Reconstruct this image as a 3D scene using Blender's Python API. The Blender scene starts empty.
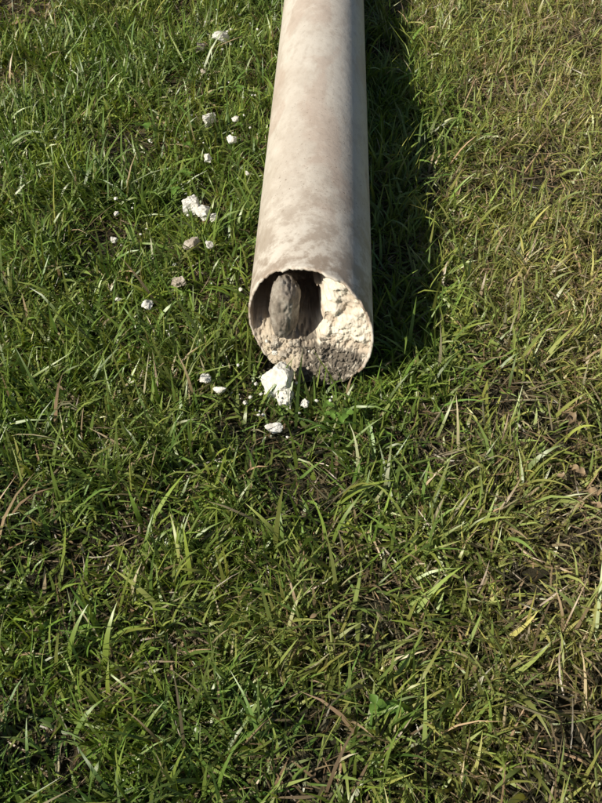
import bpy, math, numpy as np
from mathutils import Vector, noise as mn
rng=np.random.default_rng(7)
S=bpy.context.scene
# ---------- noise ----------
def _h(ix,iy,seed):
    n=(ix.astype(np.int64)*374761393+iy.astype(np.int64)*668265263+seed*1442695041)&0xffffffff
    n=((n^(n>>13))*1274126177)&0xffffffff
    n=n^(n>>16)
    return (n&0xffff)/65535.0
def vnoise(x,y,sc,seed=0):
    x=np.asarray(x)*sc; y=np.asarray(y)*sc
    ix=np.floor(x);iy=np.floor(y);fx=x-ix;fy=y-iy
    fx=fx*fx*(3-2*fx);fy=fy*fy*(3-2*fy)
    a=_h(ix,iy,seed);b=_h(ix+1,iy,seed);c=_h(ix,iy+1,seed);d=_h(ix+1,iy+1,seed)
    return (a*(1-fx)+b*fx)*(1-fy)+(c*(1-fx)+d*fx)*fy
def fbm(x,y,sc,seed=0,o=3):
    t=0;w=0;a=1
    for i in range(o):
        t=t+a*vnoise(x,y,sc*2**i,seed+i*17);w+=a;a*=.5
    return t/w
def ss(a,b,x):
    t=np.clip((x-a)/(b-a),0,1);return t*t*(3-2*t)
R=0.1; YAW=math.radians(2.1); MC=np.array([0.014,0.985,0.100])
def cut(x,z):return -.30*x+.24*z
def gz(x,y):
    h=(fbm(x,y,3.0,5,3)-.5)*.05
    ax=(x-MC[0])*math.cos(YAW)-(y-MC[1])*math.sin(YAW)
    k=np.exp(-(ax/.16)**2)*ss(.6,.8,y)
    return h*(1-k)-.004*k
def mesh_np(name,V,F,cols=None,smooth=True):
    me=bpy.data.meshes.new(name)
    n=len(V);m=len(F);k=F.shape[1]
    me.vertices.add(n);me.vertices.foreach_set('co',V.astype(np.float32).ravel())
    me.loops.add(m*k);me.loops.foreach_set('vertex_index',F.astype(np.int32).ravel())
    me.polygons.add(m);me.polygons.foreach_set('loop_start',np.arange(0,m*k,k,dtype=np.int32))
    me.polygons.foreach_set('loop_total',np.full(m,k,dtype=np.int32))
    me.polygons.foreach_set('use_smooth',np.full(m,smooth,dtype=bool))
    me.update(calc_edges=True)
    if cols is not None:
        at=me.color_attributes.new('Col','FLOAT_COLOR','POINT')
        c=np.ones((n,4),np.float32);c[:,:3]=cols;at.data.foreach_set('color',c.ravel())
    ob=bpy.data.objects.new(name,me);S.collection.objects.link(ob);return ob
# ---------- materials ----------
def newmat(n):
    m=bpy.data.materials.new(n);m.use_nodes=True;nt=m.node_tree;nt.nodes.clear()
    o=nt.nodes.new('ShaderNodeOutputMaterial');return m,nt,o
def N(nt,t,**k):
    n=nt.nodes.new(t)
    for a,b in k.items():
        if a.startswith('i_'): n.inputs[a[2:].replace('_',' ')].default_value=b
        else:setattr(n,a,b)
    return n
def L(nt,a,b):nt.links.new(a,b)
def ramp(nt,fac,stops):
    r=N(nt,'ShaderNodeValToRGB');e=r.color_ramp.elements
    while len(e)<len(stops):e.new(.5)
    for el,(p,c) in zip(e,stops):el.position=p;el.color=(c,c,c,1) if isinstance(c,(int,float)) else (*c,1)
    L(nt,fac,r.inputs[0]);return r.outputs[0]
def mixc(nt,f,a,b,mode='MIX'):
    m=N(nt,'ShaderNodeMix',data_type='RGBA',blend_type=mode)
    for s,v in ((m.inputs[0],f),(m.inputs[6],a),(m.inputs[7],b)):
        if hasattr(v,'is_linked'):L(nt,v,s)
        elif isinstance(v,(int,float)):s.default_value=v
        else:s.default_value=(*v,1)
    return m.outputs[2]
def grass_mat():
    m,nt,o=newmat('grass_blade')
    a=N(nt,'ShaderNodeAttribute',attribute_name='Col')
    p=N(nt,'ShaderNodeBsdfPrincipled',i_Roughness=.40);L(nt,a.outputs['Color'],p.inputs['Base Color'])
    p.inputs['Specular IOR Level'].default_value=.65
    t=N(nt,'ShaderNodeBsdfTranslucent')
    L(nt,mixc(nt,1.0,a.outputs['Color'],(1.5,1.4,.6),'MULTIPLY'),t.inputs[0])
    x=N(nt,'ShaderNodeMixShader');x.inputs[0].default_value=.24
    L(nt,p.outputs[0],x.inputs[1]);L(nt,t.outputs[0],x.inputs[2]);L(nt,x.outputs[0],o.inputs[0]);return m
GM=grass_mat()
def soil_mat():
    m,nt,o=newmat('soil_thatch')
    tc=N(nt,'ShaderNodeTexCoord')
    n1=N(nt,'ShaderNodeTexNoise',i_Scale=55.,i_Detail=8.,i_Roughness=.7);L(nt,tc.outputs['Object'],n1.inputs['Vector'])
    n2=N(nt,'ShaderNodeTexNoise',i_Scale=2.2,i_Detail=4.);L(nt,tc.outputs['Object'],n2.inputs['Vector'])
    c=ramp(nt,n1.outputs[0],[(.3,(.012,.010,.006)),(.55,(.035,.028,.015)),(.75,(.09,.07,.04))])
    c2=mixc(nt,ramp(nt,n2.outputs[0],[(.4,0.),(.7,.6)]),c,(.03,.04,.012))
    p=N(nt,'ShaderNodeBsdfPrincipled',i_Roughness=.95);L(nt,c2,p.inputs['Base Color'])
    b=N(nt,'ShaderNodeBump',i_Strength=.8,i_Distance=.01);L(nt,n1.outputs[0],b.inputs['Height']);L(nt,b.outputs[0],p.inputs['Normal'])
    L(nt,p.outputs[0],o.inputs[0]);return m
# ---------- ground ----------
def axis(c0,c1,step,far):
    a=list(np.arange(c0,c1,step));d=step;v=a[-1]
    while v<far:d*=1.3;v+=d;a.append(v)
    d=step;v=a[0];b=[]
    while v>-far:d*=1.3;v-=d;b.append(v)
    return np.array(b[::-1]+a)
gx=axis(-2.5,2.5,.03,150);gy=axis(-1.5,4.5,.03,150)
X,Y=np.meshgrid(gx,gy);V=np.stack([X.ravel(),Y.ravel(),gz(X.ravel(),Y.ravel())],1)
nx=len(gx);ii=(np.arange(len(gy)-1)[:,None]*nx+np.arange(nx-1)[None]).ravel()
g=mesh_np('ground',V,np.stack([ii,ii+1,ii+1+nx,ii+nx],1));g.data.materials.append(soil_mat())
# ---------- grass ----------
def pipe_local(P):
    dx=P[...,0]-MC[0];dy=P[...,1]-MC[1];c,s=math.cos(YAW),math.sin(YAW)
    return dx*c-dy*s, dx*s+dy*c, P[...,2]-MC[2]
def blades(n,x,y,L_,W,th0,bend,phi,col,segs,zoff=0.,flat=1.):
    z0=gz(x,y)
    root=np.stack([x,y,z0+zoff],1)
    s=np.linspace(0,1,segs+1)
    th=th0[:,None]+bend[:,None]*s[None]**1.3
    dl=(L_/segs)[:,None]
    thm=.5*(th[:,1:]+th[:,:-1])
    curl=rng.normal(0,.35,n)[:,None]*s[None,1:]
    ph=phi[:,None]+curl
    hx=np.cumsum(np.sin(thm)*np.cos(ph)*dl,1);hy=np.cumsum(np.sin(thm)*np.sin(ph)*dl,1);hz=np.cumsum(np.cos(thm)*dl,1)
    z=np.zeros((n,1));C=root[:,None,:]+np.stack([np.hstack([z,hx]),np.hstack([z,hy]),np.hstack([z,hz])],2)
    tw=rng.normal(0,.5,n)[:,None]+rng.normal(0,.7,n)[:,None]*s[None]
    side=np.stack([-np.sin(phi)[:,None]*np.cos(tw),np.cos(phi)[:,None]*np.cos(tw),np.sin(tw)],2)
    wp=np.clip(1-s**2.6,0.03,1)*(.6+.4*np.minimum(1,s*4))
    w=(W[:,None]*wp[None]*.5)[:,:,None]
    # centre line is pushed out of the pipe
    gl=gz(C[...,0],C[...,1])+.004
    C[...,2]=np.maximum(C[...,2],gl+(rng.random(n)*.006)[:,None])
    lx,ly,lz=pipe_local(C)
    r=np.sqrt(lx**2+lz**2)+1e-6
    ins=(r<R+.006)&(ly>cut(lx,lz)-.006)
    front=ly[:,0]<.015
    kill=ins.any(1)&(front|(np.abs(lx).min(1)<.05))
    f=np.where(ins,(R+.006)/r,1.)
    nlx=lx*f;nlz=lz*f;c,sn=math.cos(YAW),math.sin(YAW)
    C[...,0]=MC[0]+nlx*c+ly*sn;C[...,1]=MC[1]-nlx*sn+ly*c;C[...,2]=nlz+MC[2]
    P=np.stack([C-side*w,C+side*w],2)[~kill];col=col[~kill];n=len(P)
    k=2*(segs+1)
    b=(np.arange(n)*k)[:,None]+(np.arange(segs)*2)[None]
    F=np.stack([b,b+1,b+3,b+2],2).reshape(-1,4)
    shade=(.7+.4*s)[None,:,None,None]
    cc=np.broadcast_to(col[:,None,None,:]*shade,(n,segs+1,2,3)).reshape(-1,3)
    return P.reshape(-1,3),F,cc
def lerp(a,b,t):return a*(1-t[:,None])+b*t[:,None]
parts=[]
def add(n,x0,x1,y0,y1,kind,segs,excl=None):
    x=rng.uniform(x0,x1,n);y=rng.uniform(y0,y1,n)
    keep=np.ones(n,bool)
    if excl:keep&=~((x>excl[0])&(x<excl[1])&(y>excl[2])&(y<excl[3]))
    lx=(x-MC[0])*math.cos(YAW)-(y-MC[1])*math.sin(YAW);ly=y-MC[1]
    keep&=~((np.abs(lx)<.085)&(ly>-.04))
    den=fbm(x,y,10.,31,3)
    shade_gap=np.exp(-(((x+.80)/.16)**2+((y-2.38)/.20)**2))  # grass thinned so dark soil stands in for the shaded far-left corner
    if kind!='dead':keep&=rng.random(n)<np.clip(.32+2.8*(den-.33),.18,1)*(1-.95*shade_gap)
    x=x[keep];y=y[keep];den=den[keep];lx=lx[keep];ly=ly[keep];n=len(x)
    big=fbm(x,y,1.6,3,2);cl=fbm(x,y,14.,77,2);cl2=fbm(x,y,6.,177,2)
    right=ss(.05,.60,x+.25*(big-.5));low=ss(1.0,.45,y)
    dry=np.clip(.68*right*(.7+.3*ss(.3,1.0,y)) + .48*low*ss(-.2,.40,x)+.06+ .3*(big-.5)+.5*(cl2-.5),0,1)
    green=np.array([.225,.325,.052]);lush=np.array([.105,.190,.036]);yel=np.array([.46,.46,.155]);tan=np.array([.62,.50,.31])
    u=rng.random(n)
    base=lerp(np.tile(green,(n,1)),np.tile(lush,(n,1)),np.clip(ss(.2,.7,cl)*.75+.12*low,0,1))
    base=lerp(base,np.tile(yel,(n,1)),np.clip(dry*.9+rng.normal(0,.15,n),0,1))
    if kind=='green':
        td=(u<.025+.18*dry);base[td]=tan*rng.uniform(.45,1,(td.sum(),1))
        Ln=rng.gamma(5,.0096,n)*(.65+.7*cl)*(1-.22*right)*(.8+.4*den);W=rng.uniform(.0028,.0068,n)*(1-.22*right)*(1-.10*low)
        nm=np.exp(-((lx/.1)**4))*ss(-.14,-.06,ly)*(ly<.1);Ln=Ln*(1-.35*nm)
        flow=fbm(x,y,5.,50,2)*6*math.pi
        phi=np.where(rng.random(n)<.35,flow+rng.normal(0,.7,n),rng.uniform(0,2*math.pi,n))
        th0=np.abs(rng.normal(.5,.42,n));bend=np.abs(rng.normal(.8,.6,n))
    elif kind=='dead':
        br=np.array([.17,.13,.07])
        base=lerp(np.tile(br,(n,1)),np.tile(tan*.9,(n,1)),rng.random(n)**1.6*(.35+.65*np.clip(dry+.1,0,1)))
        Ln=rng.uniform(.02,.07,n);W=rng.uniform(.001,.0034,n);phi=rng.uniform(0,2*math.pi,n)
        th0=rng.uniform(1.0,1.6,n);bend=rng.normal(.1,.3,n)
    else:
        base*=rng.uniform(.9,1.3,(n,1));Ln=rng.uniform(.07,.12,n)*(1-.2*right);W=rng.uniform(.004,.0085,n)
        phi=rng.uniform(0,2*math.pi,n);th0=np.abs(rng.normal(.5,.3,n));bend=np.abs(rng.normal(.9,.4,n))
    base=base*rng.uniform(.6,1.35,(n,1))
    base[:,0]*=rng.uniform(.85,1.2,n)
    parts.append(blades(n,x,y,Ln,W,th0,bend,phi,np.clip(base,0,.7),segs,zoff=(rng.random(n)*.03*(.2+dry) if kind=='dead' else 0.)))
C=(-1.1,1.1,.05,2.8)
add(210000,*C,'green',4)
add(50000,*C,'dead',3)
add(2800,*C,'long',7)
add(320,.12,.24,.98,2.8,'long',7)
add(90000,-2.6,2.6,-1.0,4.6,'green',3,C)
add(14000,-2.6,2.6,-1.0,4.6,'dead',2,C)
Vs=[];Fs=[];Cs=[];o=0
for v,f,c in parts:Vs.append(v);Fs.append(f+o);Cs.append(c);o+=len(v)
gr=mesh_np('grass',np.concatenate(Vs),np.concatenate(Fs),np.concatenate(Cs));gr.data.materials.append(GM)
# ---------- pipe ----------
def pipe_mat():
    m,nt,o=newmat('weathered_pipe_plastic')
    tc=N(nt,'ShaderNodeTexCoord')
    mp=N(nt,'ShaderNodeMapping');mp.inputs['Scale'].default_value=(1,.45,1);L(nt,tc.outputs['Object'],mp.inputs[0])
    n1=N(nt,'ShaderNodeTexNoise',i_Scale=9.,i_Detail=5.,i_Roughness=.55,i_Distortion=.8);L(nt,mp.outputs[0],n1.inputs['Vector'])
    n2=N(nt,'ShaderNodeTexNoise',i_Scale=26.,i_Detail=6.,i_Roughness=.7);L(nt,tc.outputs['Object'],n2.inputs['Vector'])
    n3=N(nt,'ShaderNodeTexNoise',i_Scale=170.,i_Detail=4.,i_Roughness=.7);L(nt,tc.outputs['Object'],n3.inputs['Vector'])
    mp4=N(nt,'ShaderNodeMapping');mp4.inputs['Scale'].default_value=(1,.4,1);mp4.inputs['Location'].default_value=(1.3,.4,.7);L(nt,tc.outputs['Object'],mp4.inputs[0])
    n4=N(nt,'ShaderNodeTexNoise',i_Scale=11.,i_Detail=6.,i_Distortion=.5);L(nt,mp4.outputs[0],n4.inputs['Vector'])
    n5=N(nt,'ShaderNodeTexNoise',i_Scale=3.,i_Detail=2.);L(nt,tc.outputs['Object'],n5.inputs['Vector'])
    n6=N(nt,'ShaderNodeTexNoise',i_Scale=75.,i_Detail=4.);L(nt,mp.outputs[0],n6.inputs['Vector'])
    c=mixc(nt,ramp(nt,n1.outputs[0],[(.40,0.),(.60,1.)]),(.71,.65,.575),(.62,.55,.475))
    c=mixc(nt,ramp(nt,n4.outputs[0],[(.54,0.),(.60,.45)]),c,(.52,.39,.315))
    c=mixc(nt,ramp(nt,n2.outputs[0],[(.50,0.),(.68,.35)]),c,(.76,.71,.64))
    c=mixc(nt,ramp(nt,n6.outputs[0],[(.50,0.),(.68,.35)]),c,(.45,.37,.30))
    sp=N(nt,'ShaderNodeSeparateXYZ');L(nt,tc.outputs['Object'],sp.inputs[0])
    mr=N(nt,'ShaderNodeMapRange');mr.inputs[1].default_value=.32;mr.inputs[2].default_value=-.03;L(nt,sp.outputs[1],mr.inputs[0])
    d=N(nt,'ShaderNodeMath',operation='MULTIPLY');L(nt,mr.outputs[0],d.inputs[0]);L(nt,ramp(nt,n2.outputs[0],[(.43,.9),(.55,0.)]),d.inputs[1])
    c=mixc(nt,d.outputs[0],c,(.30,.22,.16))
    e=N(nt,'ShaderNodeMath',operation='MULTIPLY');L(nt,ramp(nt,n5.outputs[0],[(.42,.15),(.60,1.)]),e.inputs[0]);L(nt,ramp(nt,n3.outputs[0],[(.60,0.),(.67,.75)]),e.inputs[1])
    c=mixc(nt,e.outputs[0],c,(.24,.18,.13))
    p=N(nt,'ShaderNodeBsdfPrincipled',i_Roughness=.5);L(nt,c,p.inputs['Base Color'])
    L(nt,ramp(nt,n2.outputs[0],[(.3,.40),(.7,.68)]),p.inputs['Roughness'])
    b=N(nt,'ShaderNodeBump',i_Strength=.5,i_Distance=.003);L(nt,n2.outputs[0],b.inputs['Height'])
    L(nt,b.outputs[0],p.inputs['Normal']);L(nt,p.outputs[0],o.inputs[0]);return m
na=216
ys=np.concatenate([[0,.004,.012,.03,.06,.1],np.linspace(.16,3.6,40)])
a=np.linspace(0,2*math.pi,na,endpoint=False)
def ring(r,y):
    x=r*np.cos(a);z=r*np.sin(a)
    j=(vnoise(np.cos(a)*3+5,np.sin(a)*3,3,9)-.5)*.007+(vnoise(np.cos(a)*9+5,np.sin(a)*9,3,4)-.5)*.005
    k=max(0,1-y/.25)
    return np.stack([x,cut(x,z)*k+y+(j if y<.02 else 0*j),z],1)
Ro,Ri=R,R-.004
rings=[ring(Ro-.0012,0.)]+[ring(Ro,y+.0012) for y in ys]+[ring(Ro-.001,3.602),ring(Ri,3.602)]+[ring(Ri,y+.0012) for y in ys[::-1]]+[ring(Ri+.0012,0.)]
V=np.concatenate(rings);nr=len(rings);F=[]
for i in range(nr):
    j=(i+1)%nr
    q=np.arange(na);q2=(q+1)%na
    F.append(np.stack([i*na+q,i*na+q2,j*na+q2,j*na+q],1))
pipe=mesh_np('drain_pipe',V,np.concatenate(F));pipe.data.materials.append(pipe_mat())
pipe.location=MC;pipe.rotation_euler=(0,0,-YAW)
# ---------- fill ----------
def crumb_mat(name,c1,c2,c3,scale=60.,bump=.004,attr=False):
    m,nt,o=newmat(name);tc=N(nt,'ShaderNodeTexCoord')
    n1=N(nt,'ShaderNodeTexNoise',i_Scale=scale,i_Detail=8.,i_Roughness=.7);L(nt,tc.outputs['Object'],n1.inputs['Vector'])
    n2=N(nt,'ShaderNodeTexNoise',i_Scale=scale*4,i_Detail=5.,i_Roughness=.7);L(nt,tc.outputs['Object'],n2.inputs['Vector'])
    c=ramp(nt,n1.outputs[0],[(.32,c1),(.5,c2),(.68,c3)])
    if attr:
        at=N(nt,'ShaderNodeAttribute',attribute_name='Col');c=mixc(nt,1.,c,at.outputs['Color'],'MULTIPLY')
    p=N(nt,'ShaderNodeBsdfPrincipled',i_Roughness=.9);L(nt,c,p.inputs['Base Color'])
    b=N(nt,'ShaderNodeBump',i_Strength=.7,i_Distance=bump);L(nt,n2.outputs[0],b.inputs['Height'])
    L(nt,b.outputs[0],p.inputs['Normal']);L(nt,p.outputs[0],o.inputs[0]);return m
nr_,na_=120,260
rr=np.linspace(0.0,1.0,nr_)[:,None];aa=np.linspace(0,2*math.pi,na_,endpoint=False)[None]
xn=(rr*np.cos(aa));zn=(rr*np.sin(aa))
nz=fbm(xn+3,zn+3,5.,11,4)-.5;nf=fbm(xn+3,zn+3,22.,13,3)-.5;ng=fbm(xn+3,zn+3,45.,15,2)-.5
ex=xn+.3*nz;ez=zn+.3*nz
rightm=ss(-.06,.26,ex-.10*zn);bot=ss(-.02,-.36,ez)
d=.115*(1-rightm)*(1-bot)+.004*rightm
d=d-.010*bot*ss(-.4,-1,zn)
d=d+nz*.028*(.3+.5*rightm)+nf*.006+ng*.007*(bot+.15)+.002
d=np.maximum(d,-.014)
y=cut(xn*R,zn*R)+d
V=np.stack([xn*Ri*.998,y,zn*Ri*.998],2).reshape(-1,3)
q=np.arange(na_);q2=(q+1)%na_
F=np.concatenate([np.stack([i*na_+q,i*na_+q2,(i+1)*na_+q2,(i+1)*na_+q],1) for i in range(nr_-1)])
cream=np.array([.94,.87,.75]);dirt=np.array([.19,.165,.135]);cav_shade=np.array([.13,.095,.07])
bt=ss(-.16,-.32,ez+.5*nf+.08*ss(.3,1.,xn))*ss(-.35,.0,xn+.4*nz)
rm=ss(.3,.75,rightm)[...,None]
col=cav_shade*(1-rm)+cream*rm  # shade of the deep left cavity is put into the vertex colour
stain=(ss(.01,.15,nz)*.6)[...,None];col=col*(1-stain)+np.array([.52,.41,.31])*stain
lb=(bot*(1-bt))[...,None]*(1-rm);col=col*(1-lb)+np.array([.66,.58,.47])*lb
col=col*(1-bt[...,None])+dirt*bt[...,None]
whiten=ss(.12,.20,nf)[...,None]*bt[...,None]*.8;col=col*(1-whiten)+np.array([.62,.56,.48])*whiten
fill=mesh_np('plaster_fill',V,F,col.reshape(-1,3))
fill.data.materials.append(crumb_mat('crumbly_plaster',(.7,.66,.62),(.9,.88,.86),(1.,1.,1.),70.,.0015,True));fill.parent=pipe
import bmesh
def blob(name,loc,scale,seed,mat,amp=.25,rough=.12,sub=4,rot=(0,0,0),parent=None,freq=1.6,smooth=False,caps=False,chip=0):
    bm=bmesh.new();bmesh.ops.create_icosphere(bm,subdivisions=sub,radius=1)
    off=Vector((seed*7.3,seed*3.1,seed*1.7))
    pl=[]
    if chip:
        r2=np.random.default_rng(seed)
        for k in range(chip):
            nrm=Vector(r2.normal(0,1,3)).normalized();pl.append((nrm,r2.uniform(.5,.85)))
    for v in bm.verts:
        p=v.co.copy();nn=mn.noise(p*freq+off)*amp+(abs(mn.noise(p*3.5+off))-.2)*rough+mn.noise(p*8+off)*rough*.5
        if caps:
            rd=math.hypot(p.x,p.y)+1e-6;nrd=max(0,1-abs(p.z)**3.5)**.5;p.x*=nrd/rd;p.y*=nrd/rd
        for nrm,dd in pl:
            e=p.dot(nrm)-dd
            if e>0:p-=nrm*e
        q=p*(1+nn);v.co=Vector((q.x*scale[0],q.y*scale[1],q.z*scale[2]))
    bmesh.ops.recalc_face_normals(bm,faces=bm.faces)
    me=bpy.data.meshes.new(name);bm.to_mesh(me);bm.free()
    for p in me.polygons:p.use_smooth=smooth
    ob=bpy.data.objects.new(name,me);S.collection.objects.link(ob);ob.location=loc;ob.rotation_euler=rot
    me.materials.append(mat)
    if parent:ob.parent=parent
    return ob
MUD=crumb_mat('muddy_plaster',(.14,.11,.085),(.28,.24,.20),(.50,.46,.40),38.,.0015)
blob('hardened_lump',(-.041,.030,.017),(.0235,.036,.058),3,MUD,.14,.11,5,(0.10,.05,0),pipe,1.6,True,True)
WH=crumb_mat('white_plaster',(.60,.57,.50),(.78,.76,.71),(.84,.83,.79),70.,.001)
TN=crumb_mat('stained_plaster',(.30,.25,.19),(.46,.40,.33),(.62,.57,.49),60.,.001)
for i in range(40):
    x=rng.uniform(-.07,.06);z=-.03-.055*rng.random()
    if x*x+z*z>.0080: continue
    s=rng.uniform(.0018,.0045) if x>-.02 else rng.uniform(.003,.008)
    blob('plaster_crumb_%d'%(i+1),(x,cut(x,z)+rng.uniform(-.003,.005),z),(s,s*.9,s*.8),20+i,WH if (rng.random()<.5 and x<.0) else TN,.4,.3,3,(i,i*2,0),pipe)
ch=[(-.036,.928,.027,1,.046),(-.024,.903,.017,1,.036),(-.040,.833,.010,1,.043),(-.153,.927,.0095,1,.047),(-.128,.909,.008,1,.043),(-.26,1.09,.011,1,.057),
(-.215,1.395,.021,1,.046),(-.188,1.375,.014,1,.043),(-.168,1.35,.009,1,.045),(-.217,1.18,.013,0,.035),(-.203,1.287,.017,0,.036),(-.201,1.704,.019,1,.050),
(-.195,1.56,.010,1,.048),(-.148,1.63,.012,1,.048),(-.145,1.71,.008,1,.052),(-.205,2.116,.019,1,.048),(-.25,2.05,.013,0,.045),(.006,.88,.007,1,.045),(-.351,1.296,.007,1,.055),(-.17,1.27,.009,1,.045),(-.36,1.38,.005,1,.052),(-.23,1.92,.007,0,.048),(-.11,1.50,.005,1,.05),(-.32,1.62,.005,1,.05)]
for i,(x,y_,s,w,z) in enumerate(ch):
    q=rng.uniform(.85,1.2,3)
    blob('plaster_chunk',(x,y_,z-.003+float(gz(np.array([x]),np.array([y_]))[0])),(s*q[0],s*1.1*q[1],s*.8*q[2]),40+i,WH if w else TN,.35,.22,4,(rng.uniform(-.4,.4),rng.uniform(-.4,.4),rng.uniform(0,6)),None,1.5,chip=7)
bm=bmesh.new()
for i in range(160):
    t=rng.random()
    if t<.35: x=rng.normal(-.04,.04);y_=rng.normal(.91,.04)
    else: x=rng.normal(-.21,.08);y_=rng.uniform(.9,2.3)
    s=rng.uniform(.001,.0038)*(1+.8*(rng.random()<.12))
    if abs(x-MC[0])<.11 and y_>.93: continue
    r=bmesh.ops.create_icosphere(bm,subdivisions=1,radius=s)
    z=rng.uniform(.015,.05)
    for v in r['verts']:v.co=Vector((v.co.x*rng.uniform(.6,1.4),v.co.y*rng.uniform(.6,1.4),v.co.z*rng.uniform(.5,1)))+Vector((x,y_,z))
me=bpy.data.meshes.new('plaster_crumbs');bm.to_mesh(me);bm.free();me.materials.append(WH)
S.collection.objects.link(bpy.data.objects.new('plaster_crumbs',me))
# ---------- leaves ----------
def leafmesh(items,name):
    Vs=[];Fs=[];Cs=[];o=0
    for (x,y_,z,s,ph,tilt,wr,col) in items:
        m=9;t=np.linspace(0,1,m);w=np.sin(np.pi*np.clip(t,.02,.98)**.8)*wr*s
        jag=.12*s if wr<.4 and s>.014 else 0
        P=np.zeros((m,3,3));P[:,:,0]=(t*s)[:,None];P[:,0,1]=-w+jag*rng.normal(0,.5,m);P[:,2,1]=w+jag*rng.normal(0,.5,m);P[:,0,2]=P[:,2,2]=w*.5
        P[:,:,2]+=(math.sin(tilt)*t*s-.3*s*t**2)[:,None]
        P[:,:,2]+=jag*rng.normal(0,1,(m,3))*.8
        c_,s_=math.cos(ph),math.sin(ph)
        Q=P.copy();Q[...,0]=P[...,0]*c_-P[...,1]*s_+x;Q[...,1]=P[...,0]*s_+P[...,1]*c_+y_;Q[...,2]=P[...,2]+z
        Vs.append(Q.reshape(-1,3))
        for i in range(m-1):
            for k in range(2):
                b=o+i*3+k;Fs.append((b,b+1,b+4,b+3))
        Cs.append(np.tile(np.array(col),(m*3,1)));o+=m*3
    ob=mesh_np(name,np.concatenate(Vs),np.array(Fs),np.concatenate(Cs));ob.data.materials.append(GM);return ob
it=[]
for (cx,cy,n,sp) in [(.04,.86,4,.02),(-.29,1.53,6,.06),(.12,.37,4,.025),(-.12,1.75,5,.06)]:
    for i in range(n):
        x=cx+rng.normal(0,sp);y_=cy+rng.normal(0,sp);z=rng.uniform(.03,.05);p0=rng.uniform(0,6.28);s=rng.uniform(.010,.016)
        if abs(x-MC[0])<.12 and y_>.95: continue
        for k in range(3):it.append((x,y_,z,s,p0+k*2.09,rng.uniform(0,.4),.42,np.array([.16,.29,.05])*rng.uniform(.7,1.2)))
leafmesh(it,'clover_patch')
it=[]
LL=[(.40,.86,.034),(.41,.74,.026),(.43,.71,.03),(.395,.70,.02),(.42,.68,.02),(.38,.73,.018),(.02,.52,.012),(.35,1.5,.02)]
for i in range(20):LL.append((-.76+rng.normal(0,.08),2.33+rng.normal(0,.09),rng.uniform(.02,.05)))
for (x,y_,s) in LL:
    it.append((x,y_,.040 if x>-.5 else .015,s,rng.uniform(0,6.28),.3,.24,np.array([.52,.38,.23])*rng.uniform(.6,1.1)))
leafmesh(it,'dry_leaf_litter')
# ---------- light ----------
sd=Vector((.77,.40,-.68)).normalized()
sun=bpy.data.lights.new('sun','SUN');sun.energy=5.;sun.angle=math.radians(.5);sun.color=(1,.93,.78)
so=bpy.data.objects.new('sun',sun);S.collection.objects.link(so);so.rotation_euler=sd.to_track_quat('-Z','Y').to_euler()
w=bpy.data.worlds.new('World');S.world=w;w.use_nodes=True;nt=w.node_tree
sk=nt.nodes.new('ShaderNodeTexSky');sk.sky_type='NISHITA';sk.sun_disc=False
sk.sun_elevation=math.asin(-sd.z);sk.sun_rotation=math.atan2(-sd.x,-sd.y)
bg=nt.nodes['Background'];bg.inputs[1].default_value=.05;nt.links.new(sk.outputs[0],bg.inputs[0])
# ---------- camera ----------
cam=bpy.data.cameras.new('camera');co=bpy.data.objects.new('camera',cam);S.collection.objects.link(co)
cam.sensor_fit='VERTICAL';cam.sensor_height=24;cam.lens=24*850/803;cam.clip_end=500;cam.clip_start=.02
co.location=(0,0,1.02);co.rotation_euler=(math.radians(90-48),0,0)
S.camera=co
S.view_settings.view_transform='Standard';S.view_settings.look='None';S.view_settings.exposure=0
